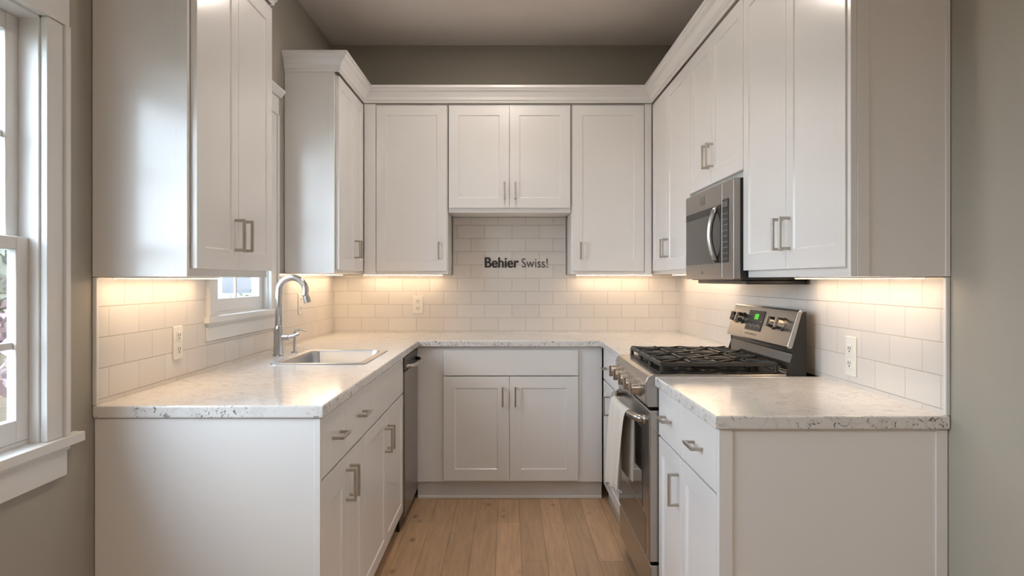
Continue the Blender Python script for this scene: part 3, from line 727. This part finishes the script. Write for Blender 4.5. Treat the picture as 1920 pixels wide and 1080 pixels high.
bm = bmesh.new()
for k in range(9):
    z_ = 1.033; xx = .25+k*.018
    prism(bm, [(on(z_, .0008), z_), (on(z_+.007, .0008), z_+.007), (on(z_+.007, -.001), z_+.007), (on(z_, -.001), z_)], xx, xx+.009+.004*(k % 2), 'x')
link('name_badge', bm, 'steeldark', cp)
for x in (.085, .165, .565, .660):
    bm = bmesh.new(); cyl(bm, (0, 0, 0), .026, -.007, 'y'); cyl(bm, (0, -.007, 0), .022, -.020, 'y', .020); bx(bm, -.005, .005, -.034, -.025, -.019, .019)
    k = link('knob', bm, 'nickel', cp, .001, smooth=True); k.location = (x, on(1.095), 1.095); k.rotation_euler = (-math.atan(sl), 0, 0)
# grates and burners
def grate(x0, x1):
    bm = bmesh.new(); y0, y1 = .055, .475; zt, zb = .958, .944; b_ = .0065; xm = (x0+x1)/2
    def bar(ax, ay, bx_, by, z0=zb, z1=zt, wd=b_):
        p, q_ = Vector((ax, ay)), Vector((bx_, by)); d_ = (q_-p).normalized(); n_ = Vector((-d_.y, d_.x))*wd
        prism(bm, [tuple(p+n_), tuple(q_+n_), tuple(q_-n_), tuple(p-n_)], z0, z1, 'z')
    bar(x0, y0, x0, y1); bar(x1, y0, x1, y1); bar(x0, y0, x1, y0); bar(x0, y1, x1, y1); bar(x0, (y0+y1)/2, x1, (y0+y1)/2)
    for cy in (.16, .37):
        for a_ in range(8):
            an = a_*PI/4; c, s = math.cos(an), math.sin(an)
            L_ = min((x1-x0)/2/max(abs(c), 1e-6), .105/max(abs(s), 1e-6))
            bar(xm+c*.03, cy+s*.03, xm+c*L_, cy+s*L_, .940, .962, .0055)
        tube(bm, [(xm+.058*math.cos(2*PI*k/20), cy+.058*math.sin(2*PI*k/20), .951) for k in range(21)], .0065, 8)
    for x in (x0, x1):
        for y in (y0, y1): cyl(bm, (x, y, .9225), .008, .03, n=12)
    link('grate', bm, 'iron', t, .0015)
for x0, x1 in ((.045, .265), (.273, .493), (.501, .723)): grate(x0, x1)
for x in (.155, .383, .612):
    for y in (.16, .37):
        bm = bmesh.new(); cyl(bm, (x, y, .9225), .045, .010, r1=.040); cyl(bm, (x, y, .9325), .034, .008, r1=.032); link('burner', bm, 'iron', t, .001, smooth=True)

# towel hanging over the oven handle
HX = RX-.057; HZ = .748
bm = bmesh.new(); NU, NV = 40, 44; Y0, Y1 = 2.96, 3.31; grid = []
prof = []
lf, lb, rad = .325, .29, .0175
for j in range(NV+1):
    s = j/NV*(lf+lb+PI*rad)
    if s < lf: prof.append((-rad, -(lf-s), 1))
    elif s < lf+PI*rad: a_ = (s-lf)/rad; prof.append((-rad*math.cos(a_), rad*math.sin(a_), 0))
    else: prof.append((rad, -(s-lf-PI*rad), -1))
for i in range(NU+1):
    u = i/NU; row = []
    for j, (dx, dz, sd) in enumerate(prof):
        dn = min(1, max(0, -dz)/.3)
        yy = Y0+(Y1-Y0)*u; yc = (Y0+Y1)/2
        yy = yc+(yy-yc)*(1-.10*dn) 
        wv = .017*dn**.6*(math.sin(u*PI*5+.6)+.45*math.sin(u*PI*11+1)) if sd > 0 else .004*dn*math.sin(u*PI*6)
        off = dx-(abs(wv)*.3+.004*dn if sd > 0 else 0)-(wv if sd > 0 else 0)
        zz = HZ+dz+(.006*math.sin(u*17) if sd > 0 and j < 2 else 0)-(.05*u*dn if sd > 0 else 0)+.02*dn
        uh = (RYf-(Y0+(Y1-Y0)*u)-.05)/.66; hx_ = RX-.012-.045*math.sin(PI*uh)**.55      # follow the bowed handle
        row.append(bm.verts.new((hx_+off-.001, yy, zz)))
    grid.append(row)
for i in range(NU):
    for j in range(NV): bm.faces.new((grid[i][j], grid[i+1][j], grid[i+1][j+1], grid[i][j+1]))
for i in range(0, NU, 1):      # fringe
    p = grid[i][0].co
    v = [bm.verts.new(p), bm.verts.new(p+Vector((0, .004, 0))), bm.verts.new(p+Vector((random.uniform(-.002,.002), .003, -.016-random.random()*.008)))]
    bm.faces.new(v)
tw = link('dish_towel', bm, 'towel', None, 0, smooth='all'); sm = tw.modifiers.new('thick', 'SOLIDIFY'); sm.thickness = .003; sm.offset = 0
sb = tw.modifiers.new('sub', 'SUBSURF'); sb.levels = 1; sb.render_levels = 1
tag(tw, 'cream dish towel draped over the oven door handle', 'towel')

# ---------------------------------------------------------------- microwave
t = thing('microwave', 'stainless over-the-range microwave under the right upper cabinets', 'microwave', (.845, 3.645, 1.262), -R)
W, H = .768, .385
M['msteel'] = steel('microwave_steel', (.34, .32, .30), 0, .3)
box('body', 'black', t, 0, W, .03, .280, 0, H, .002)
box('vent_base', 'black', t, .03, W-.004, .05, .275, -.016, -.0005, .004)
d = box('door', 'msteel', t, 0, .612, 0, .0295, .004, H, .004)
box('window', 'mglass', d, .018, .596, -.002, .004, .068, .298, .001)
box('window_top_band', 'blackgloss', d, .018, .596, -.0026, -.0018, .270, .300, 0)  # darker band across the top of the window
bm = bmesh.new(); pts = []
for k in range(15):
    u = k/14; pts.append((.552-.006*math.sin(PI*u), -.003-.028*(math.sin(PI*u)**.8 if 0 < k < 14 else 0), .072+.225*u))
tube(bm, pts, [.007]+[.010]*13+[.007], 12, 1.2); link('handle', bm, 'chrome', d, smooth='all')
M['badge'] = simple('grey_badge', (.16, .15, .145), .4)
box('badge', 'badge', d, .275, .345, -.0015, .002, .325, .360, .001)
bm = bmesh.new(); prism(bm, [(.300, .026), (.312, .026), (.306, .041)], -.001, .002, 'y'); link('logo', bm, 'black', d)
cpn = box('control_panel', 'msteel', t, .614, W, 0, .0295, .004, H, .004)
cb = box('keypad', 'blackgloss', cpn, .622, .706, -.002, .004, .068, .315, .001)
for r_ in range(9):
    for c_ in range(3):
        box('button', 'grey_glyph', cb, .633+c_*.025, .642+c_*.025+.003*((r_+c_) % 2), -.0028, -.0019, .080+r_*.022, .0850+r_*.022, 0)
box('clock', 'oglass', cb, .628, .700, -.003, -.0018, .284, .306, 0)
